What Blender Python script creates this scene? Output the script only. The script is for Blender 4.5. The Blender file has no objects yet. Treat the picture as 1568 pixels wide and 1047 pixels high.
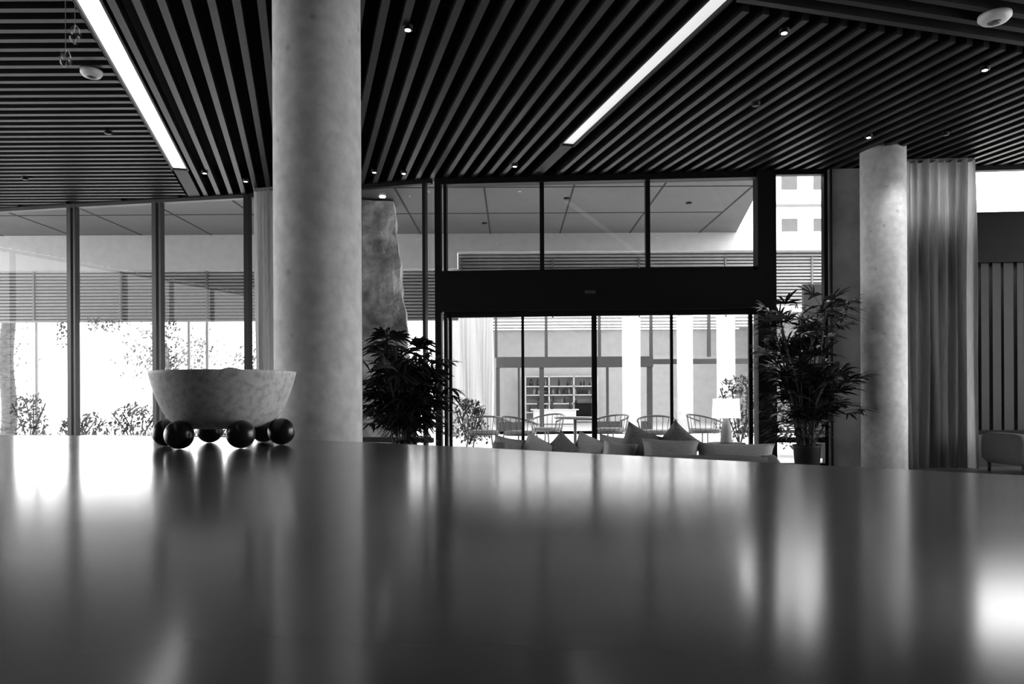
import bpy, math, random
from mathutils import Vector, Matrix
random.seed(7)
scene = bpy.context.scene
scene.view_settings.view_transform = 'Standard'
scene.view_settings.look = 'None'
scene.view_settings.exposure = 0.0

# ------------------------------------------------------------ materials
def mat(name, g=0.5, rough=0.6, var=0.0, scale=5.0, bump=0.0, metallic=0.0, g2=None,
        stretch=(1,1,1), emis=0.0, spec=0.5, transl=0.0, detail=6.0, lo=0.35, hi=0.65, rvar=0.0):
    m = bpy.data.materials.new(name); m.use_nodes = True
    nt = m.node_tree; b = nt.nodes['Principled BSDF']
    b.inputs['Base Color'].default_value = (g, g, g, 1)
    b.inputs['Roughness'].default_value = rough
    b.inputs['Metallic'].default_value = metallic
    b.inputs['Specular IOR Level'].default_value = spec
    tc = nt.nodes.new('ShaderNodeTexCoord'); mp = nt.nodes.new('ShaderNodeMapping')
    mp.inputs['Scale'].default_value = stretch
    nz = nt.nodes.new('ShaderNodeTexNoise'); nz.inputs['Scale'].default_value = scale
    nz.inputs['Detail'].default_value = detail
    nt.links.new(tc.outputs['Object'], mp.inputs['Vector']); nt.links.new(mp.outputs['Vector'], nz.inputs['Vector'])
    cr = nt.nodes.new('ShaderNodeValToRGB')
    if g2 is None: g2 = g * (1 + var)
    g1 = g * (1 - var)
    cr.color_ramp.elements[0].position = lo; cr.color_ramp.elements[1].position = hi
    cr.color_ramp.elements[0].color = (g1, g1, g1, 1); cr.color_ramp.elements[1].color = (g2, g2, g2, 1)
    nt.links.new(nz.outputs['Fac'], cr.inputs['Fac'])
    nt.links.new(cr.outputs['Color'], b.inputs['Base Color'])
    if bump:
        bp = nt.nodes.new('ShaderNodeBump'); bp.inputs['Strength'].default_value = bump
        bp.inputs['Distance'].default_value = 0.02
        nt.links.new(nz.outputs['Fac'], bp.inputs['Height']); nt.links.new(bp.outputs['Normal'], b.inputs['Normal'])
    if rvar:
        mr = nt.nodes.new('ShaderNodeMapRange'); mr.inputs['To Min'].default_value = rough - rvar
        mr.inputs['To Max'].default_value = rough + rvar
        nt.links.new(nz.outputs['Fac'], mr.inputs['Value']); nt.links.new(mr.outputs['Result'], b.inputs['Roughness'])
    if emis:
        b.inputs['Emission Color'].default_value = (1, 1, 1, 1)
        b.inputs['Emission Strength'].default_value = emis
    if transl:
        out = nt.nodes['Material Output']; tr = nt.nodes.new('ShaderNodeBsdfTranslucent')
        nt.links.new(cr.outputs['Color'], tr.inputs['Color'])
        mx = nt.nodes.new('ShaderNodeMixShader'); mx.inputs[0].default_value = transl
        nt.links.new(b.outputs[0], mx.inputs[1]); nt.links.new(tr.outputs[0], mx.inputs[2])
        nt.links.new(mx.outputs[0], out.inputs['Surface'])
    return m

def glassmat(name, refl=0.03, tint=0.95):
    m = bpy.data.materials.new(name); m.use_nodes = True
    nt = m.node_tree; nt.nodes.clear()
    out = nt.nodes.new('ShaderNodeOutputMaterial'); t = nt.nodes.new('ShaderNodeBsdfTransparent')
    t.inputs[0].default_value = (tint, tint, tint, 1)
    gl = nt.nodes.new('ShaderNodeBsdfGlossy'); gl.inputs['Roughness'].default_value = 0.01
    mx = nt.nodes.new('ShaderNodeMixShader'); mx.inputs[0].default_value = refl
    nt.links.new(t.outputs[0], mx.inputs[1]); nt.links.new(gl.outputs[0], mx.inputs[2])
    nt.links.new(mx.outputs[0], out.inputs['Surface'])
    return m

M_FRAME = mat('black_metal_frame', 0.005, 0.5, 0.1, spec=0.15)
M_MULL = mat('dark_mullion_metal', 0.03, 0.4, 0.1, spec=0.4)
M_FRAMEG = mat('grey_metal_frame', 0.10, 0.5, 0.1)
M_FACADE = mat('facade_frame_grey', 0.022, 0.5, 0.1)
M_SLAT = mat('dark_slat', 0.013, 0.45, 0.25, 3, spec=0.25)
M_CEIL = mat('black_ceiling', 0.003, 0.9, 0.1, spec=0.05)
M_GLASS = glassmat('window_glass', .02)
M_WALLG = mat('plaster_grey', 0.10, 0.8, 0.08, 2)
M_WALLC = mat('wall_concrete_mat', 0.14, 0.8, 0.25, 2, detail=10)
M_WHITE = mat('white_paint', 0.8, 0.6, 0.03)
M_SOFFIT = mat('soffit_panel', 0.075, 0.55, 0.12, 0.8)
M_JOINT = mat('soffit_joint', 0.01, 0.9, 0.1)
M_LOUV = mat('louver_metal', 0.21, 0.6, 0.06)
M_COLW = mat('white_column_paint', 0.55, 0.6, 0.06)
M_LOUVB = mat('louver_backing', 0.07, 0.7, 0.06)
M_FASC = mat('fascia_paint', 0.46, 0.7, 0.05)
M_OPPG = mat('opposite_ceiling_grey', 0.6, 0.7, 0.05)
M_SHELFB = mat('shelf_back_panel', 0.3, 0.7, 0.05)
M_BACKD = mat('fins_backing_grey', 0.14, 0.8, 0.05)
M_FLOOR = mat('floor_stone', 0.15, 0.35, 0.2, 2)
M_TERR = mat('terrace_paving', 0.7, 0.8, 0.08, 1)
M_STRIP = mat('light_diffuser', 0.8, 0.5, 0.02, emis=2.2)
M_STRIP2 = mat('light_diffuser_dim', 0.8, 0.5, 0.1, 2.0, emis=0.7)
M_LAMP = mat('downlight_lens', 0.8, 0.5, 0.02, emis=8.0)
M_CURT = mat('curtain_fabric', 0.32, 0.9, 0.1, 40, transl=0.78, stretch=(1, 1, .1), spec=.1)
M_SHEER = mat('sheer_fabric', 0.5, 0.9, 0.05, 40, transl=0.4)
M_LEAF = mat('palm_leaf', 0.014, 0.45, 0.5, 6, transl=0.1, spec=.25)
M_STEM = mat('palm_stem', 0.03, 0.8, 0.3, 20)
M_BUSH = mat('shrub_leaf', 0.05, 0.6, 0.5, 3, transl=0.2)
M_TREE = mat('tree_leaf', 0.05, 0.7, 0.5, 3, transl=0.25)
M_TRUNK = mat('tree_bark', 0.06, 0.9, 0.5, 9, stretch=(1, 1, 3))
M_POT = mat('pot_ceramic', 0.010, 0.6, 0.2, spec=.2)
M_CUSH = mat('cushion_linen', 0.26, 0.9, 0.12, 60, bump=0.1)
M_CUSHD = mat('cushion_dark', 0.13, 0.9, 0.2, 60, bump=0.1)
M_CUSHL = mat('cushion_light', 0.34, 0.9, 0.1, 60, bump=0.1)
M_SOFA = mat('sofa_fabric', 0.16, 0.95, 0.1, 50, bump=0.1)
M_SOFAD = mat('sofa_fabric_dark', 0.10, 0.9, 0.1, 50, bump=0.1)
M_SHADE = mat('lamp_shade', 0.85, 0.9, 0.03, emis=0.8)
M_CERAM = mat('lamp_base', 0.25, 0.5, 0.1)
M_BALL = mat('black_ball', 0.012, 0.28, 0.2)
M_ROD = mat('wire_steel', 0.16, 0.4, 0.1)
M_WOOD = mat('dark_wood', 0.03, 0.5, 0.3, 6)
M_BOTTLE = mat('bottle_glass', 0.03, 0.15, 0.3)
M_SMOKED = mat('detector_plastic', 0.6, 0.5, 0.03)
M_TBODY = mat('counter_body', 0.06, 0.6, 0.1)
M_PEND = glassmat('pendant_glass', 0.06, 0.95)

def layered(name, g, amp1, sc1, amp2, sc2, rough, bump=0.0, pit=0.0, rvar=0.0, ior=1.5, f0=.3, f1=.7, dist=.02):
    """mottled stone / concrete: broad clouding + fine grain (+ pits)"""
    m = bpy.data.materials.new(name); m.use_nodes = True; nt = m.node_tree; b = nt.nodes['Principled BSDF']
    L = nt.links.new; N = nt.nodes.new
    tc = N('ShaderNodeTexCoord')
    n1 = N('ShaderNodeTexNoise'); n1.inputs['Scale'].default_value = sc1; n1.inputs['Detail'].default_value = 4
    n2 = N('ShaderNodeTexNoise'); n2.inputs['Scale'].default_value = sc2; n2.inputs['Detail'].default_value = 8
    L(tc.outputs['Object'], n1.inputs['Vector']); L(tc.outputs['Object'], n2.inputs['Vector'])
    def mr(src, a, c, f0=.3, f1=.7):
        q = N('ShaderNodeMapRange'); q.inputs['From Min'].default_value = f0; q.inputs['From Max'].default_value = f1
        q.inputs['To Min'].default_value = a; q.inputs['To Max'].default_value = c; L(src, q.inputs['Value']); return q.outputs['Result']
    a = mr(n1.outputs['Fac'], 1 - amp1, 1 + amp1); c = mr(n2.outputs['Fac'], 1 - amp2, 1 + amp2, f0, f1)
    mu = N('ShaderNodeMath'); mu.operation = 'MULTIPLY'; L(a, mu.inputs[0]); L(c, mu.inputs[1])
    mu2 = N('ShaderNodeMath'); mu2.operation = 'MULTIPLY'; L(mu.outputs[0], mu2.inputs[0]); mu2.inputs[1].default_value = g
    last = mu2.outputs[0]
    if pit:
        vo = N('ShaderNodeTexVoronoi'); vo.inputs['Scale'].default_value = pit; L(tc.outputs['Object'], vo.inputs['Vector'])
        pm = mr(vo.outputs['Distance'], .7, 1.0, .04, .11)
        mu3 = N('ShaderNodeMath'); mu3.operation = 'MULTIPLY'; L(last, mu3.inputs[0]); L(pm, mu3.inputs[1]); last = mu3.outputs[0]
    L(last, b.inputs['Base Color'])
    b.inputs['Roughness'].default_value = rough; b.inputs['IOR'].default_value = ior
    if rvar: L(mr(n1.outputs['Fac'], rough - rvar, rough + rvar), b.inputs['Roughness'])
    if bump:
        bp = N('ShaderNodeBump'); bp.inputs['Strength'].default_value = bump; bp.inputs['Distance'].default_value = dist
        L(n2.outputs['Fac'], bp.inputs['Height']); L(bp.outputs['Normal'], b.inputs['Normal'])
    return m
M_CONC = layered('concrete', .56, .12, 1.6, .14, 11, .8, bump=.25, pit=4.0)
M_TABLE = layered('polished_stone_top', .105, .25, 2.2, .05, 14, .145, rvar=.012, ior=1.85)
M_BOWL = layered('pale_speckled_stone', .58, .08, 9, .22, 60, .5, f0=.30, f1=.56)
M_ROCK = layered('rough_marble', .30, .45, 1.3, .5, 4.5, .9, bump=1.0, dist=.12)

# ------------------------------------------------------------ mesh builder
class MB:
    def __init__(s, name): s.name = name; s.v = []; s.f = []; s.m = []; s.sm = []; s.mats = []
    def mi(s, m):
        if m not in s.mats: s.mats.append(m)
        return s.mats.index(m)
    def add(s, vs, fs, m, smooth=False, M=None):
        o = len(s.v); k = s.mi(m)
        for p in vs:
            p = Vector(p)
            s.v.append(M @ p if M is not None else p)
        for f in fs: s.f.append([i + o for i in f]); s.m.append(k); s.sm.append(smooth)
    def box(s, c, d, m, rz=0, M=None):
        x, y, z = d[0] / 2, d[1] / 2, d[2] / 2
        vs = [(-x, -y, -z), (x, -y, -z), (x, y, -z), (-x, y, -z), (-x, -y, z), (x, -y, z), (x, y, z), (-x, y, z)]
        fs = [(0, 3, 2, 1), (4, 5, 6, 7), (0, 1, 5, 4), (1, 2, 6, 5), (2, 3, 7, 6), (3, 0, 4, 7)]
        T = Matrix.Translation(c) @ Matrix.Rotation(rz, 4, 'Z')
        s.add(vs, fs, m, False, (M @ T) if M is not None else T)
    def seg(s, a, b, z0, z1, th, m):
        a = Vector(a[:2]); b = Vector(b[:2]); d = b - a; c = (a + b) / 2
        s.box((c.x, c.y, (z0 + z1) / 2), (d.length, th, z1 - z0), m, math.atan2(d.y, d.x))
    def lathe(s, prof, c, m, seg=48, M=None, cap=True):
        vs = []; fs = []; n = len(prof)
        for (r, z) in prof:
            for k in range(seg):
                a = 2 * math.pi * k / seg; vs.append((r * math.cos(a), r * math.sin(a), z))
        for i in range(n - 1):
            for k in range(seg):
                k2 = (k + 1) % seg
                fs.append((i * seg + k, i * seg + k2, (i + 1) * seg + k2, (i + 1) * seg + k))
        if cap:
            fs.append(tuple(range(seg - 1, -1, -1))); fs.append(tuple((n - 1) * seg + k for k in range(seg)))
        T = Matrix.Translation(c)
        s.add(vs, fs, m, True, (M @ T) if M is not None else T)
    def sphere(s, c, r, m, seg=32, rings=16, sz=1.0):
        prof = [(max(r * math.sin(math.pi * i / rings), 1e-4), -r * math.cos(math.pi * i / rings) * sz) for i in range(rings + 1)]
        s.lathe(prof, c, m, seg)
    def tube(s, pts, r, m, seg=6, r2=None, M=None):
        pts = [Vector(p) for p in pts]; n = len(pts); vs = []; fs = []
        for i, p in enumerate(pts):
            d = (pts[min(i + 1, n - 1)] - pts[max(i - 1, 0)]).normalized()
            up = Vector((0, 0, 1)) if abs(d.z) < .9 else Vector((1, 0, 0))
            a = d.cross(up).normalized(); b = d.cross(a)
            rr = r if r2 is None else r + (r2 - r) * i / (n - 1)
            for k in range(seg):
                t = 2 * math.pi * k / seg; vs.append(p + a * rr * math.cos(t) + b * rr * math.sin(t))
        for i in range(n - 1):
            for k in range(seg):
                k2 = (k + 1) % seg
                fs.append((i * seg + k, i * seg + k2, (i + 1) * seg + k2, (i + 1) * seg + k))
        fs.append(tuple(range(seg))); fs.append(tuple((n - 1) * seg + k for k in range(seg)))
        s.add(vs, fs, m, True, M)
    def pillow(s, w, h, t, m, M, n=14):
        vs = []; fs = []
        for side in (1, -1):
            for i in range(n + 1):
                for j in range(n + 1):
                    u = -1 + 2 * i / n; v = -1 + 2 * j / n
                    x = u * w / 2 * (1 - .10 * (1 - v * v)); y = v * h / 2 * (1 - .10 * (1 - u * u))
                    z = side * t / 2 * (max(0, (1 - u ** 4)) * max(0, (1 - v ** 4))) ** .55
                    vs.append((x, z, y))
        N = (n + 1) ** 2
        for sd in (0, 1):
            for i in range(n):
                for j in range(n):
                    a = sd * N + i * (n + 1) + j
                    q = (a, a + 1, a + n + 2, a + n + 1)
                    fs.append(q if sd == 0 else q[::-1])
        s.add(vs, fs, m, True, M)
    def done(s, bevel=0):
        me = bpy.data.meshes.new(s.name); me.from_pydata([tuple(p) for p in s.v], [], s.f)
        for m in s.mats: me.materials.append(m)
        for p, k, q in zip(me.polygons, s.m, s.sm): p.material_index = k; p.use_smooth = q
        me.update()
        ob = bpy.data.objects.new(s.name, me); scene.collection.objects.link(ob)
        if bevel:
            md = ob.modifiers.new('bev', 'BEVEL'); md.width = bevel; md.segments = 3; md.limit_method = 'ANGLE'
        return ob

# ------------------------------------------------------------ room shell
ZC = 4.68; ZT = 5.02
WALL = [(-13.2, 14.72), (-9.78, 14.10), (-8.08, 13.78), (-6.38, 13.48), (-4.62, 13.17), (-1.30, 12.30), (4.0, 11.95), (5.6, 11.9), (11.5, 11.45)]
def wallY(x):
    for (a, b) in zip(WALL[:-1], WALL[1:]):
        if a[0] <= x <= b[0]: return a[1] + (b[1] - a[1]) * (x - a[0]) / (b[0] - a[0])
    return WALL[0][1] if x < WALL[0][0] else WALL[-1][1]

b = MB('floor'); outline = [(-13.2, -7)] + [(11.5, -7)] + [(x, y) for x, y in WALL[::-1]]
n = len(outline)
b.add([(x, y, 0) for x, y in outline] + [(x, y, -.15) for x, y in outline],
      [tuple(range(n)), tuple(range(2 * n - 1, n - 1, -1))] + [(i, i + n, (i + 1) % n + n, (i + 1) % n) for i in range(n)], M_FLOOR)
b.done()
b = MB('ceiling')
b.add([(x, y, ZT) for x, y in outline] + [(x, y, ZT + .2) for x, y in outline],
      [tuple(range(n))[::-1], tuple(range(n, 2 * n))] + [(i, (i + 1) % n, (i + 1) % n + n, i + n) for i in range(n)], M_CEIL)
b.done()
b = MB('wall_back'); b.seg((-13.2, -7), (11.5, -7), 0, ZT, .2, M_WALLG); b.done()
b = MB('trim_ceiling_edge')
for a, c in zip(WALL[:-1], WALL[1:]): b.seg(a, c, ZC, ZT, .16, M_FRAME)
b.done()

wn = [0]
def window(p0, p1, cuts, rails, zb=0.0, zt=ZC, fw=0.07, fd=0.12, m=M_FRAME, glass=True, name=None, cutw=None):
    wn[0] += 1
    b = MB(name or 'window_%d' % wn[0])
    p0 = Vector(p0); p1 = Vector(p1); d = p1 - p0; L = d.length; rz = math.atan2(d.y, d.x)
    for i, t in enumerate(cuts):
        p = p0 + d * t; w = fw if cutw is None else cutw[i]
        b.box((p.x, p.y, (zb + zt) / 2), (w, fd, zt - zb), m, rz)
    for (z0, z1) in rails: b.seg(p0, p1, z0, z1, fd * .9, m)
    if glass:
        b.add([(p0.x, p0.y, zb), (p1.x, p1.y, zb), (p1.x, p1.y, zt), (p0.x, p0.y, zt)], [(0, 1, 2, 3)], M_GLASS)
    return b.done()
R0 = [(0, .05), (.38, .46), (ZC - .06, ZC)]
for i in range(4): window(WALL[i], WALL[i + 1], [0, .065], R0, cutw=[.08, .035], m=M_MULL)
window(WALL[4], WALL[5], [0, .3, .62, .965], R0, cutw=[.09, .06, .06, .05])
window((4.16, 11.94), (4.98, 11.92), [0, 1], R0)
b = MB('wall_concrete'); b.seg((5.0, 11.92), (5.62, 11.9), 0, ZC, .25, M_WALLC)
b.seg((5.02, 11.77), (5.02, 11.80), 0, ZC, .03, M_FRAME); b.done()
window((5.66, 11.9), (11.5, 11.45), [0, .25, .5, .75, 1], [(3.9, 3.97), (ZC - .06, ZC)], zb=3.9)
b = MB('trim_beam_dark'); b.seg((5.66, 11.9), (11.5, 11.45), 3.17, 3.9, .3, M_FRAME); b.done()
b = MB('wall_slatted_fins')
x = 5.8; k = 0
while x < 11.4:
    w = (.13, .15, .10, .14, .12)[k % 5]; k += 1
    b.box((x, 11.88 - (x - 5.66) * .077, 1.87), (w, .1, 2.6), M_SLAT); x += .175
b.seg((5.66, 11.9), (11.5, 11.45), .5, .57, .14, M_FRAME); b.seg((5.66, 11.9), (11.5, 11.45), 0, .5, .14, M_WALLG)
b.done()
b = MB('wall_fins_backing'); b.seg((5.2, 13.4), (12, 13.1), 0, 3.1, .1, M_BACKD); b.done()
window((-13.2, 1.0), (-13.2, 14.7), [i / 8 for i in range(9)], R0, glass=False)
window((11.5, 1.0), (11.5, 11.4), [i / 6 for i in range(7)], R0, glass=False)
b = MB('wall_left'); b.seg((-13.2, -7), (-13.2, 1.0), 0, ZT, .2, M_WALLG); b.done()
b = MB('wall_right'); b.seg((11.5, -7), (11.5, 1.0), 0, ZT, .2, M_WALLG); b.done()

# automatic sliding door with transom
DL = Vector((-1.27, 12.29)); DR = Vector((4.1, 11.945)); DD = DR - DL
def dp(x):
    t = (x - DL.x) / DD.x; return DL + DD * t
rzd = math.atan2(DD.y, DD.x)
b = MB('door_1')
ZD = ZC - .012
def vbar(x, w, z0, z1, d=.16, m=M_FRAME, off=0):
    p = dp(x); b.box((p.x, p.y + off, (z0 + z1) / 2), (w, d, z1 - z0), m, rzd)
vbar(-1.19, .10, 0, ZD); vbar(-1.07, .05, 0, ZD)
vbar(4.0, .22, 0, ZD, .3)
for x in (.50, 2.19): vbar(x, .07, 3.1, ZD)
b.seg(dp(-1.2), dp(4.05), 2.50, 3.10, .34, M_FRAME)
b.seg(dp(-1.2), dp(4.05), 3.10, 3.17, .2, M_FRAME)
b.seg(dp(-1.2), dp(4.05), ZD - .09, ZD, .2, M_FRAME)
for x, w in ((-1.0, .05), (.18, .045), (1.33, .085), (2.56, .045), (3.8, .06)): vbar(x, w, 0, 2.5, .07)
b.seg(dp(-1.1), dp(3.9), 2.42, 2.5, .09, M_FRAME); b.seg(dp(-1.1), dp(3.9), 0, .1, .09, M_FRAME)
b.seg(dp(-1.1), dp(3.9), 3.1, ZD, .01, M_GLASS)
b.seg(dp(-1.1), dp(3.9), .1, 2.5, .01, M_GLASS)
p = dp(1.25); b.box((p.x, p.y - .2, 2.78), (.16, .08, .05), M_MULL)
p = dp(4.0); b.box((p.x, p.y - .17, 1.95), (.07, .03, .16), M_FRAMEG)
b.done()

# ------------------------------------------------------------ slatted ceiling
U = Vector((-.267, .9637)); V = Vector((.9637, .267))
S_L, S_R, T_B = -1.84, 3.61, 6.1
def st(s, t): return V * s + U * t
def tmax(s):
    t = -6.0
    while True:
        p = st(s, t)
        if p.x < -13.1 or p.y > wallY(p.x) - .1 or p.y > 15: return t
        t += .04
SW, SH, PER = .072, .13, .215
b = MB('ceiling_slats')
def slat(a, c):
    if (c - a).length > .1: b.seg(a, c, ZC, ZC + SH, SW, M_SLAT)
s = S_L + .20
while s < 14:
    if abs(s - S_R) > .14:
        t0 = -7 if s < S_R else T_B
        while t0 < 14 and (st(s, t0).x > 11.4 or st(s, t0).y < -6.8): t0 += .1
        t1 = tmax(s)
        if t1 < t0:
            t1 = t0
            while st(s, t1).y < wallY(st(s, t1).x) - .1 and st(s, t1).x > -13: t1 += .05
        if t1 > t0: slat(st(s, t0), st(s, t1))
    s += PER
t = T_B - .16
while t > -9:
    s1 = S_R + .15
    while st(s1, t).y < -6.8 and s1 < 14: s1 += .1
    s2 = s1
    while st(s2, t).x < 11.4: s2 += .05
    if s2 > s1: slat(st(s1, t), st(s2, t))
    t -= PER
y = -6.8
while y < 14.6:
    tt = (y - V.y * S_L) / U.y; xs = V.x * S_L + U.x * tt - .14
    x0 = -13.1
    while xs > -13.1 and y > wallY(xs) - .1: xs -= .05
    if xs > x0 + .1: slat(Vector((x0, y)), Vector((xs, y)))
    y += .195
b.done()

def strip(name, s, w, t0, t1, m):
    b = MB(name)
    b.seg(st(s, t0), st(s, t1), ZC + .03, ZC + .05, w, m)
    b.seg(st(s - w / 2 - .015, t0), st(s - w / 2 - .015, t1), ZC - .005, ZC + .14, .025, M_FRAME)
    b.seg(st(s + w / 2 + .015, t0), st(s + w / 2 + .015, t1), ZC - .005, ZC + .14, .025, M_FRAME)
    for t in (t0, t1): b.seg(st(s - w / 2, t), st(s + w / 2, t), ZC - .005, ZC + .14, .03, M_FRAME)
    b.seg(st(s, t1), st(s, tmax(s)), ZC, ZC + .1, w, M_FRAME)
    return b.done()
strip('linear_ceiling_light', S_L, .20, -4, 12.65, M_STRIP)
strip('linear_ceiling_light', S_R, .175, -4, 10.05, M_STRIP2)

b = MB('recessed_downlights')
DLS = [(-.98, 7.19), (2.66, 7.29), (5.15, 8.15), (.06, 11.5), (-1.69, 11.84), (-2.14, 11.77), (-4.32, 12.23), (-4.8, 11.77), (4.9, 10.28)]
DIM = [(2.98, 9.12), (-5.35, 9.98), (-7.8, 12.05), (5.9, 10.2)]
for (x, y) in DLS + DIM:
    b.lathe([(.05, -.03), (.05, .06)], (x, y, ZC), M_FRAME, 20)
    b.lathe([(.028, -.034), (.028, -.028)], (x, y, ZC), M_LAMP if (x, y) in DLS else M_FRAMEG, 16)
b.done()
def spot(x, y, e, ang=60, tgt=None):
    l = bpy.data.lights.new('downlight_spot', 'SPOT'); l.energy = e; l.spot_size = math.radians(ang); l.spot_blend = 1; l.shadow_soft_size = .1
    o = bpy.data.objects.new('downlight_spot', l); scene.collection.objects.link(o); o.location = (x, y, ZC - .06)
    if tgt:
        d = Vector(tgt) - Vector(o.location); o.rotation_euler = d.to_track_quat('-Z', 'Y').to_euler()
spot(5.7, 9.9, 60, 55, (5.52, 10.8, 3.3))
for nm, x, y, r in (('smoke_detector', -4.53, 8.12, .11), ('smoke_detector', 4.53, 7.02, .14)):
    b = MB(nm); b.lathe([(r * .5, -.07), (r * .8, -.06), (r, -.03), (r, .0)], (x, y, ZC), M_SMOKED, 32)
    b.lathe([(r * .25, -.085), (r * .45, -.07)], (x, y, ZC), M_FRAMEG, 24); b.done()
b = MB('glass_pendant_light')
for dx, zb in ((-.05, 3.95), (.03, 4.15)):
    b.tube([(-3.68 + dx, 6.3, ZC + .1), (-3.68 + dx, 6.3, zb + .1)], .003, M_FRAMEG)
    b.lathe([(.01, .12), (.03, .1), (.05, .05), (.045, 0), (.02, -.03), (.004, -.04)], (-3.68 + dx, 6.3, zb), M_PEND, 20, cap=False)
b.done()

# ------------------------------------------------------------ columns
for (x, y) in ((-1.40, 5.44), (5.45, 11.0)):
    b = MB('concrete_column')
    b.lathe([(.31, 0), (.31, 1.2), (.31, 2.4), (.31, 3.6), (.31, ZT)], (0, 0, 0), M_CONC, 96)
    o = b.done(); o.location = (x, y, 0)

# ------------------------------------------------------------ stone counter
TZ = 1.01
edge = [(-3.2, 3.0), (-2.5, 2.90), (-1.925, 2.82), (-1.28, 2.70), (-.85, 2.53), (-.444, 2.28), (-.152, 2.07), (.528, 1.533), (.871, 1.278), (1.5, .80), (2.1, .32), (2.1, -.8), (-3.2, -.8)]
b = MB('stone_counter_table')
def prism(b, pts, z0, z1, m):
    n = len(pts)
    b.add([(x, y, z1) for x, y in pts] + [(x, y, z0) for x, y in pts],
          [tuple(range(n))[::-1], tuple(range(n, 2 * n))] + [(i, (i + 1) % n, (i + 1) % n + n, i + n) for i in range(n)], m)
prism(b, edge, TZ - .05, TZ, M_TABLE)
inner = [(x * .9 - .1, y * .88 - .05) for x, y in edge]
prism(b, inner, 0, TZ - .05, M_TBODY)
b.done(bevel=.006)

# ------------------------------------------------------------ bowl on balls
b = MB('stone_bowl_on_balls')
prof = [(.02, .048), (.085, .050), (.115, .056), (.142, .072), (.163, .100), (.180, .140), (.191, .175), (.198, .203), (.200, .210), (.1985, .2125), (.188, .2125), (.186, .208),
        (.180, .18), (.165, .13), (.14, .095), (.10, .078), (.02, .074)]
b.lathe(prof, (0, 0, 0), M_BOWL, 96)
for a in (-45, 15, 75, 135, 195, 255):
    a = math.radians(a + 21); r = .160
    b.sphere((r * math.sin(a), -r * math.cos(a), .0385), .0385, M_BALL, 40, 20)
b.sphere((0, .05, .168), .062, M_BOWL, 24, 12, .95)
o = b.done(); o.location = (-.828, 2.16, TZ)

# ------------------------------------------------------------ curtains
def curtain(name, a, c, z0, z1, folds, amp, m, gather=0.0):
    b = MB(name); a = Vector(a); c = Vector(c); d = c - a; nrm = Vector((-d.y, d.x)).normalized()
    N = folds * 12; R = 12; vs = []; fs = []
    ph = [random.uniform(-.8, .8) for _ in range(folds + 2)]
    for j in range(R + 1):
        z = z0 + (z1 - z0) * j / R; k = 1 - gather * (1 - j / R) * .5
        for i in range(N + 1):
            t = i / N; f = t * folds; fi = int(f); fr = f - fi
            p_ = ph[fi] * (1 - fr) + ph[fi + 1] * fr
            off = amp * math.sin(2 * math.pi * f + p_) * (.75 + .45 * math.sin(f * 1.7 + j * .25))
            tt = .5 + (t - .5) * k + .014 * math.sin(f * 2 + j * .5)
            p = a + d * tt + nrm * off
            vs.append((p.x, p.y, z))
    for j in range(R):
        for i in range(N):
            q = j * (N + 1) + i; fs.append((q, q + 1, q + N + 2, q + N + 1))
    b.add(vs, fs, m, True)
    b.seg(a, c, z1 - .02, z1 + .03, .04, M_FRAMEG)
    return b.done()
curtain('curtain', (5.86, 11.35), (6.97, 11.3), .02, ZC - .03, 8, .11, M_CURT)
curtain('curtain', (-4.35, 12.75), (-3.75, 12.6), .02, ZC - .03, 6, .05, M_CURT, .25)
curtain('curtain', (-1.75, 20.3), (-.5, 20.2), .02, 4.1, 9, .08, M_SHEER)

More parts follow.
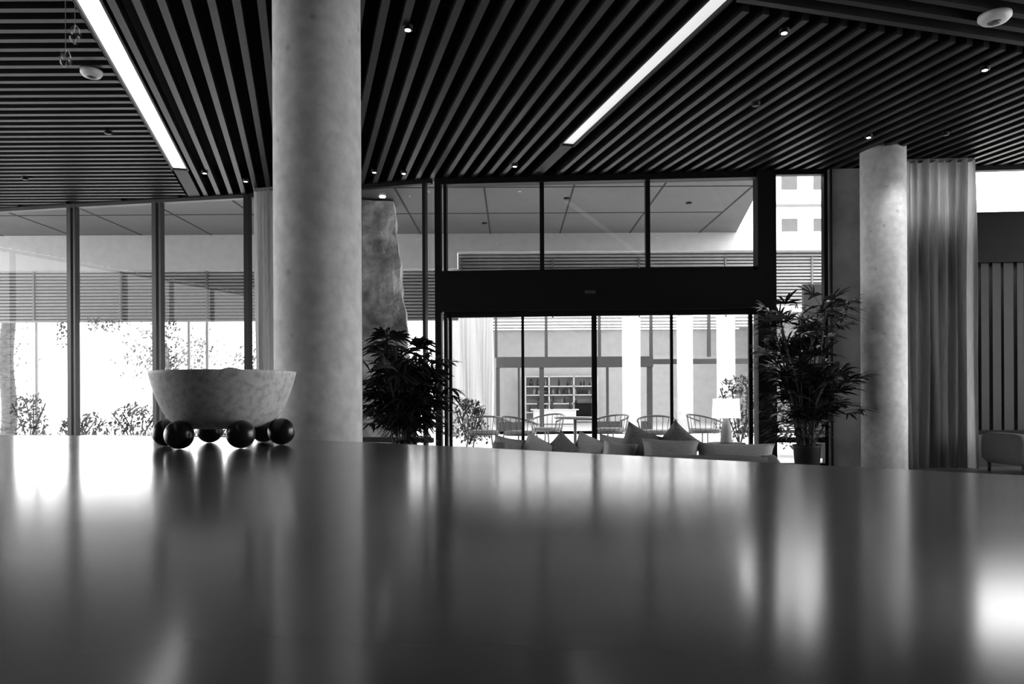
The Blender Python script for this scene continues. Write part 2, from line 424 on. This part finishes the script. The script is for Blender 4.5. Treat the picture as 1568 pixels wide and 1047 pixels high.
# ------------------------------------------------------------ potted palms
def palm(name, x, y, h, rad, nst, nf, zlow, Ls=(.26, .38), Ws=(.018, .028), droop=.5, ps=1.0, hmin=.45, elmin=-.2):
    b = MB(name)
    b.lathe([(.17 * ps, 0), (.2 * ps, .03), (.24 * ps, .38), (.255 * ps, .42), (.23 * ps, .42), (.22 * ps, .36), (.02, .36)], (x, y, 0), M_POT, 40)
    tips = []
    for i in range(nst):
        a = i * 2.4 + random.uniform(-.4, .4); r0 = random.uniform(.02, .15)
        hh = h * random.uniform(hmin, .9); lean = rad * random.uniform(.15, .75) * (1.25 - .6 * hh / h)
        pts = [(x + math.cos(a) * (r0 + lean * (k / 5) ** 1.4), y + math.sin(a) * (r0 + lean * (k / 5) ** 1.4), .35 + (hh - .35) * k / 5) for k in range(6)]
        b.tube(pts, .012, M_STEM, 6); tips.append(pts)
    for i in range(nf):
        pts = tips[i % nst]; top = pts[-1]
        if i < nst * 4: base = Vector(pts[-1]) - Vector((0, 0, .05 * (i // nst)))
        else:
            k = random.random(); z = zlow + (top[2] - zlow) * k
            fi = max(0, min(4.999, (z - .35) / (top[2] - .35) * 5)); ii = int(fi)
            base = Vector(pts[ii]).lerp(Vector(pts[ii + 1]), fi - ii)
        a = random.uniform(0, 6.28); el = random.uniform(elmin, 1.25)
        dirv = Vector((math.cos(a) * math.cos(el), math.sin(a) * math.cos(el), math.sin(el)))
        pl = random.uniform(.12, .34) * rad / .6
        tip = base + dirv * pl
        tip.z = min(tip.z, h - .15)
        b.tube([base, base.lerp(tip, .5) + Vector((0, 0, .02)), tip], .004, M_STEM, 4)
        side = dirv.cross(Vector((0, 0, 1))).normalized(); up = side.cross(dirv).normalized()
        nl = random.randint(7, 10)
        for j in range(nl):
            th = -1.45 + 2.9 * j / (nl - 1) + random.uniform(-.1, .1)
            d = (dirv * math.cos(th) + side * math.sin(th) + up * random.uniform(-.1, .3)).normalized()
            L = random.uniform(*Ls) * (1 - .15 * abs(th)); W = random.uniform(*Ws)
            wv = d.cross(up).normalized()
            vs = []; fs = []; S = 5
            for k in range(S + 1):
                t = k / S; p = tip + d * L * t + Vector((0, 0, -1)) * L * droop * t * t
                w = W * (math.sin(math.pi * (t * .85 + .12)) ** .6) if k < S else .002
                vs += [p - wv * w, p + wv * w]
            for k in range(S): fs.append((2 * k, 2 * k + 1, 2 * k + 3, 2 * k + 2))
            b.add(vs, fs, M_LEAF, True)
    return b.done()
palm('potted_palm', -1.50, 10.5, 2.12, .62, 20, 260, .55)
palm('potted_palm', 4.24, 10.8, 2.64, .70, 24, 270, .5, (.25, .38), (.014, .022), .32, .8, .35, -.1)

# ------------------------------------------------------------ planting outside
def leaf(b, c, L, m, flat=.22):
    d = Vector((random.uniform(-1, 1), random.uniform(-1, 1), random.uniform(-.6, 1))).normalized(); s_ = d.cross(Vector((.3, .2, 1))).normalized()
    b.add([c, c + d * L * .5 + s_ * L * flat, c + d * L, c + d * L * .5 - s_ * L * flat], [(0, 1, 2, 3)], m)
def shrub(name, x, y, w, h, nl, size=.12, z0=0.0, hang=False, m=None):
    m = m or M_BUSH
    b = MB(name)
    for i in range(7):
        a = random.uniform(0, 6.28)
        if not hang: b.tube([(x, y, 0), (x + math.cos(a) * w * .2, y, h * .4), (x + math.cos(a) * w * .4, y + math.sin(a) * w * .3, h * .85)], .015, M_STEM, 5)
        else: b.tube([(x + math.cos(a) * w * .4, y, z0 + h), (x + math.cos(a) * w * .4, y, z0 + h * random.uniform(.0, .5))], .008, M_STEM, 4)
    for i in range(nl):
        a = random.uniform(0, 6.28); r = math.sqrt(random.random()) * w / 2; z = z0 + h * (.08 + .92 * random.random())
        k = 1 - .5 * ((z - z0) / h) ** 2 if not hang else .6 + .4 * ((z - z0) / h)
        leaf(b, Vector((x + math.cos(a) * r * k, y + math.sin(a) * r * k, z)), size * random.uniform(.6, 1.4), m)
    return b.done()
for (x, y, w, h) in ((-12.6, 17.0, 1.3, 1.8), (-11.2, 17.4, .9, 1.2), (-9.8, 17.2, 1.2, .75), (-8.6, 17.1, 1.3, .95), (-7.4, 17.1, 1.2, .8), (-6.3, 16.9, 1.2, .65), (5.6, 14.6, 1.3, 1.35), (-1.0, 17.5, 1.0, 1.0), (5.0, 16.5, 1.2, 1.5)):
    shrub('shrub', x, y, w, h, 800)
shrub('hanging_vine', -8.1, 17.5, .7, 1.2, 420, .1, 1.7, True)
shrub('hanging_vine', -10.4, 17.5, .5, .6, 160, .1, 2.3, True)
shrub('hanging_vine', -9.5, 17.5, .9, .3, 200, .1, 2.65, True)
def tree(name, x, y, h, cr, nl):
    b = MB(name)
    b.tube([(x, y, 0), (x + .08, y, h * .35), (x - .05, y, h * .7)], .12, M_TRUNK, 10, .06)
    for i in range(9):
        a = i * 2.4; z = h * random.uniform(.4, .65)
        e = Vector((x + math.cos(a) * cr * .8, y + math.sin(a) * cr * .8, z + cr * random.uniform(-.1, .7)))
        b.tube([(x, y, z - .2), (x + math.cos(a) * cr * .4, y + math.sin(a) * cr * .4, z + .2), e], .035, M_TRUNK, 6, .01)
        for k in range(nl // 9):
            leaf(b, e + Vector((random.gauss(0, cr * .3), random.gauss(0, cr * .3), random.gauss(0, cr * .28))), random.uniform(.1, .24), M_TREE)
    return b.done()
tree('garden_tree', -19.5, 26.5, 4.6, 1.5, 1600); tree('garden_tree', -12.4, 27.0, 4.4, 1.3, 1200)
tree('garden_tree', -9.0, 27.5, 4.2, 1.2, 1000)
def outdoor_palm(name, x, y, h):
    b = MB(name); pts = [(x + .05 * math.sin(k), y, h * k / 12) for k in range(13)]
    b.tube(pts, .2, M_TRUNK, 14, .16)
    for k in range(24): b.lathe([(.20 - .0015 * k, 0), (.225 - .0015 * k, .05), (.19 - .0015 * k, .07)], (x + .05 * math.sin(k / 2), y, h * k / 24), M_TRUNK, 14)
    for i in range(16):
        a = i * 2.4; L = 2.2; c = Vector((x, y, h)); pr = None
        for k in range(14):
            t = k / 13; p = c + Vector((math.cos(a) * L * t, math.sin(a) * L * t, .9 * math.sin(t * 2.6) - 1.2 * t * t))
            if pr is not None:
                b.tube([pr, p], .012, M_STEM, 4)
                sd = Vector((-math.sin(a), math.cos(a), -.5))
                for sg in (-1, 1):
                    q = p + Vector((sd.x * sg, sd.y * sg, -.5)) * .5 * (1 - .6 * t); w = Vector((math.cos(a), math.sin(a), 0)) * .02
                    b.add([p - w, p + w, q], [(0, 1, 2)], M_TREE)
            pr = p
    return b.done()
outdoor_palm('palm_tree', -14.3, 21.3, 5.6)

# ------------------------------------------------------------ terrace, soffit, fascia, louvers
b = MB('ground_terrace'); b.box((0, 30, -.2), (160, 140, .1), M_TERR); b.box((0, 17, -.1), (40, 12, .1), M_TERR); b.done()
b = MB('ceiling_exterior_soffit')
sof = [(-18, 15.4), (-13.2, 14.9), (-4.6, 13.3), (-1.3, 12.45), (4.3, 12.1), (5.4, 18.0), (-18, 18.0)]
prism(b, sof, 5.03, 5.2, M_SOFFIT)
x = -17.2
while x < 5.2:
    y0 = max(wallY(x) + .2, 12.2) if x < 4.3 else 12.2 + (x - 4.3) / 1.1 * 5.9
    b.box((x, (y0 + 18) / 2, 5.028), (.035, 18 - y0, .01), M_JOINT); x += 1.67
for y in (14.0, 16.0): b.box(((-18 + 4.5) / 2 if y > 14.5 else 0, y, 5.028), (22.5 if y > 14.5 else 9, .035, .01), M_JOINT)
for (x, y) in ((1.1, 14.8), (-2.5, 14.6), (3.6, 15.2), (-.6, 16.9)):
    b.lathe([(.06, -.02), (.06, .0)], (x, y, 5.03), M_LAMP if x < -2 else M_FRAME, 20)
b.done()
b = MB('wall_fascia_beam'); b.box((-9.65, 18.1, 4.63), (16.7, .2, .86), M_FASC); b.box((5.7, 18.1, 4.82), (14, .2, .44), M_FASC); b.done()
b = MB('louver_screen')
z = 3.0
while z < 4.24:
    b.box((-9.65, 18.28, z), (16.7, .08, .05), M_LOUV); z += .08
z = 3.32
while z < 4.64:
    b.box((5.7, 18.28, z), (14, .08, .05), M_LOUV); z += .08
b.box((-9.65, 18.34, 3.6), (16.7, .02, 1.2), M_LOUVB); b.box((5.7, 18.34, 3.95), (14, .02, 1.3), M_LOUVB)
for x in (-14, -11.6, -9.5, -7.4, -5.3, -3.2, -1.2, 1.0, 3.1, 5.2, 7.3): b.box((x, 18.225, 3.75), (.04, .02, 1.45), M_FRAMEG)
b.done()
b = MB('terrace_posts')
for x in (-11.7, -7.95, -7.5, -14.0): b.box((x, 18.5, 1.5), (.06, .06, 3.0), M_LOUV)
b.done()

# leaning marble pier outside, left of the door
b = MB('leaning_stone_pier')
N = 60; W_ = 14; vs = []; fs = []
for j in range(N + 1):
    z = 5.0 * j / N; t = j / N
    xr = -1.92 - .42 * t ** 1.3 + .018 * math.sin(j * .45) + .012 * math.sin(j * 1.15); xl = -4.3 + .1 * t
    for i in range(W_ + 1):
        q = i / W_; vs.append((xl + (xr - xl) * q, 14.75 + .05 * math.sin(q * 9 + j * .21) + .035 * math.sin(q * 21 - j * .37) + random.uniform(-.012, .012) + .12 * max(0, q - .88) / .12, z))
    vs.append((xr - .05, 15.5, z)); vs.append((xl, 15.5, z))
K = W_ + 3
for j in range(N):
    for i in range(K): fs.append((j * K + i, j * K + (i + 1) % K, (j + 1) * K + (i + 1) % K, (j + 1) * K + i))
b.add(vs, fs, M_ROCK); b.done()

# distant white building to the right
b = MB('distant_building')
b.box((13.2, 32, 5.5), (5.5, 3, 13), M_COLW)
for i in range(3):
    for k in range(4):
        b.box((11.3 + i * 1.3, 30.48, 1.6 + k * 2.9), (.62, .06, 1.7), M_LOUVB)
for k in range(4): b.box((13.2, 30.3, 3.0 + k * 2.9), (5.5, .5, .12), M_LOUV)
b.done()

# ------------------------------------------------------------ opposite wing
b = MB('wall_opposite_facade')
Y = 24.0
b.box((2.0, Y, 2.2), (5.0, .2, .34), M_FACADE)
for x, w in ((-.45, .12), (.22, .07), (.95, .14), (2.62, .14), (3.05, .07), (4.4, .16)): b.box((x, Y, 1.0), (w, .14, 2.05), M_FACADE)
b.box((-.1, Y, .15), (.8, .1, .3), M_FACADE); b.box((3.5, Y, .15), (1.8, .1, .3), M_FACADE)
for x in (-.5, 1.1, 2.8, 4.45, 6.3, 8.2): b.box((x, Y, 3.1), (.09, .14, 1.5), M_FACADE)
b.box((4, Y, 4.2), (13, .25, .8), M_WHITE)
for x in (5.4, 6.7, 7.8): b.box((x, Y, 1.2), (.08, .14, 2.4), M_FACADE)
b.box((7.2, Y, 2.2), (5.4, .16, .16), M_FACADE)
b.add([(-2.5, Y + .05, 2.4), (10, Y + .05, 2.4), (10, Y + .05, 3.8), (-2.5, Y + .05, 3.8)], [(0, 1, 2, 3)], M_GLASS)
b.done()
b = MB('wall_opposite_room')
b.box((4, 31, 2), (13, .2, 4.2), M_OPPG); b.box((-2.5, 27.5, 2), (.2, 7, 4.2), M_OPPG); b.box((10.5, 27.5, 2), (.2, 7, 4.2), M_OPPG)
b.box((4, 27.5, 3.85), (13, 7, .15), M_OPPG); b.box((4, 27.5, .02), (13, 7, .04), M_OPPG)
for k in range(5): b.box((3.5, 25 + k * 1.2, 3.76), (11, .08, .03), M_LAMP)
b.done()
for (x, y, r) in ((3.58, 22.5, .27), (5.3, 23, .24), (6.27, 22, .26)):
    b = MB('white_column'); b.lathe([(r, 0), (r, 4.2)], (x, y, 0), M_COLW, 40); b.done()
b = MB('back_bar_shelving')
for z in (.1, .45, .8, 1.15, 1.5, 1.9): b.box((2.0, 30.5, z), (2.9, .4, .045), M_WHITE)
for x in (.55, 1.5, 2.5, 3.45): b.box((x, 30.5, 1.0), (.05, .4, 1.85), M_WHITE)
b.box((2.0, 30.75, 1.0), (2.9, .03, 1.8), M_SHELFB)
for i in range(70):
    x = .65 + random.random() * 2.7; z = random.choice([.475, .825, 1.175, 1.175, 1.525]); h = random.uniform(.16, .29); r = random.uniform(.03, .065)
    b.lathe([(r, 0), (r, h * .6), (r * .35, h * .75), (r * .35, h)], (x, 30.4, z), random.choice([M_BOTTLE, M_WOOD, M_WOOD, M_CERAM]), 10)
b.box((2.98, 30.28, .55), (.9, .1, .55), M_FRAME)
b.done()
b = MB('bar_counter'); b.box((1.6, 28.4, .33), (1.6, .5, .5), M_WHITE); b.box((1.6, 28.4, .6), (1.8, .6, .04), M_WHITE)
for x in (1.0, 1.5, 2.2): b.lathe([(.05, 0), (.08, .1), (.04, .25), (.07, .3)], (x, 28.3, .62), M_WOOD, 14)
b.done()

# ------------------------------------------------------------ sofas and cushions
def cm(x, y, z, rz=0, rx=0, ry=0):
    return Matrix.Translation((x, y, z)) @ Matrix.Rotation(rz, 4, 'Z') @ Matrix.Rotation(rx, 4, 'X') @ Matrix.Rotation(ry, 4, 'Y')
def rbox(b, c, d, m, p=6, n=12):
    vs = []; fs = []; rings = n; seg = 28
    for i in range(rings + 1):
        ph = -math.pi / 2 + math.pi * i / rings
        for k in range(seg):
            th = 2 * math.pi * k / seg
            x = math.cos(ph) * math.cos(th); y = math.cos(ph) * math.sin(th); z = math.sin(ph)
            q = (abs(x) ** p + abs(y) ** p + abs(z) ** p) ** (-1 / p)
            vs.append((c[0] + x * q * d[0] / 2, c[1] + y * q * d[1] / 2, c[2] + z * q * d[2] / 2))
    for i in range(rings):
        for k in range(seg):
            k2 = (k + 1) % seg; fs.append((i * seg + k, i * seg + k2, (i + 1) * seg + k2, (i + 1) * seg + k))
    b.add(vs, fs, m, True)
def sofa(name, x0, x1, y, top, depth=.9, mf=None, mc=None):
    mf = mf or M_SOFA; mc = mc or M_CUSH
    b = MB(name); w = x1 - x0; cx = (x0 + x1) / 2
    rbox(b, (cx, y + depth / 2, .28), (w, depth, .32), mf)
    rbox(b, (cx, y + .12, top / 2 + .05), (w, .24, top - .1), mf)
    for x in (x0 + .1, x1 - .1): rbox(b, (x, y + depth / 2, .36), (.2, depth, .44), mf)
    n = max(2, int(w / .8))
    for i in range(n): rbox(b, (x0 + .2 + (w - .4) * (i + .5) / n, y + depth / 2 + .1, .46), ((w - .4) / n - .01, depth - .25, .14), mc, 4)
    for x in (x0 + .1, x1 - .1):
        for yy in (y + .08, y + depth - .08): b.lathe([(.02, 0), (.025, .14)], (x, yy, 0), M_WOOD, 12)
    return b.done()
sofa('sofa', .9, 2.5, 6.9, .58)
b = MB('throw_cushions')
for (x, y, z, w, h, t, rz, ry, m) in (
    (1.50, 7.12, .57, .56, .32, .2, .05, .05, M_CUSH), (2.12, 7.14, .55, .76, .28, .2, -.05, .02, M_CUSHL),
    (1.24, 7.35, .65, .38, .36, .16, .2, .45, M_CUSHD), (1.62, 7.36, .64, .38, .38, .16, -.2, .7, M_CUSHD), (1.02, 7.2, .56, .34, .3, .15, .1, .2, M_CUSHL)):
    b.pillow(w, h, t, m, cm(x, y, z, rz, -.15, ry))
b.done()
sofa('sofa', -.25, 1.5, 9.0, .44)
b = MB('throw_cushions')
for (x, z, w, ry, m) in ((-.05, .46, .4, .2, M_CUSH), (.30, .46, .4, .5, M_CUSHL), (.62, .48, .36, .75, M_CUSHD), (.95, .46, .42, .4, M_CUSHL), (1.25, .47, .4, .15, M_CUSH)):
    b.pillow(w, w * .9, .16, m, cm(x, 9.25, z, random.uniform(-.2, .2), -.2, ry))
b.done()
sofa('sofa', 6.9, 9.4, 10.2, .56, mf=M_SOFAD, mc=M_SOFAD)

b = MB('side_table'); b.lathe([(.24, .47), (.25, .48), (.25, .5), (.24, .505)], (2.85, 10, 0), M_WOOD, 40); b.lathe([(.02, .02), (.02, .48)], (2.85, 10, 0), M_FRAME, 16)
b.lathe([(.16, 0), (.16, .02)], (2.85, 10, 0), M_FRAME, 32); b.done()
b = MB('table_lamp')
b.lathe([(.085, .506), (.08, .52), (.055, .75), (.04, .82), (.012, .83), (.012, .88)], (2.85, 10, 0), M_CERAM, 32)
b.lathe([(.185, .835), (.17, 1.09)], (2.85, 10, 0), M_SHADE, 48, cap=False)
b.done()

def wire_chair(x, y, rz, w=.36, top=.76):
    b = MB('wire_armchair'); T = Matrix.Translation((x, y, 0)) @ Matrix.Rotation(rz, 4, 'Z')
    A0, A1 = math.radians(-20), math.radians(200)
    def arc(r, z, rise):
        return [(r * math.cos(a), -r * math.sin(a) * .95, z + rise * math.sin(max(0, min(math.pi, (a - A0) / (A1 - A0) * math.pi)))) for a in [A0 + (A1 - A0) * k / 24 for k in range(25)]]
    t_ = arc(w, top - .14, .14); s_ = arc(w * .85, .42, 0)
    b.tube(t_, .018, M_ROD, 8, M=T); b.tube(s_ + [s_[0]], .014, M_ROD, 6, M=T)
    for k in range(0, 25, 2): b.tube([s_[k], t_[k]], .007, M_ROD, 5, M=T)
    b.lathe([(.02, .43), (w * .8, .43), (w * .84, .46), (w * .78, .49), (.02, .495)], (0, 0, 0), M_CUSHL, 30, M=T)
    for sx in (-1, 1):
        for sy in (-1, 1): b.tube([(sx * w * .6, sy * w * .6, .42), (sx * w * .8, sy * w * .75, 0)], .014, M_ROD, 6, M=T)
    b.done()
for (x, y, rz) in ((-.55, 14.2, .3), (.7, 15.2, 2.4), (1.95, 14.9, .5), (2.7, 14.0, -.2), (3.75, 14.6, -1.2), (.15, 13.9, -.9)): wire_chair(x, y, rz)
b = MB('terrace_table'); b.lathe([(.4, .7), (.4, .73)], (1.2, 14.3, 0), M_CERAM, 40); b.lathe([(.03, 0), (.03, .7)], (1.2, 14.3, 0), M_ROD, 12); b.done()

# ------------------------------------------------------------ world / camera
w = bpy.data.worlds.new('overcast_sky'); scene.world = w; w.use_nodes = True
bg = w.node_tree.nodes['Background']; bg.inputs[0].default_value = (1, 1, 1, 1); bg.inputs[1].default_value = 7.5

cam = bpy.data.cameras.new('camera'); co = bpy.data.objects.new('camera', cam); scene.collection.objects.link(co)
cam.sensor_width = 36; cam.lens = 26.4; cam.shift_y = .052; cam.clip_start = .02; cam.clip_end = 300
co.matrix_world = Matrix.Translation((0, 0, 1.15)) @ Matrix.Rotation(math.pi / 2, 4, 'X') @ Matrix.Rotation(-.005, 4, 'Z')
scene.camera = co
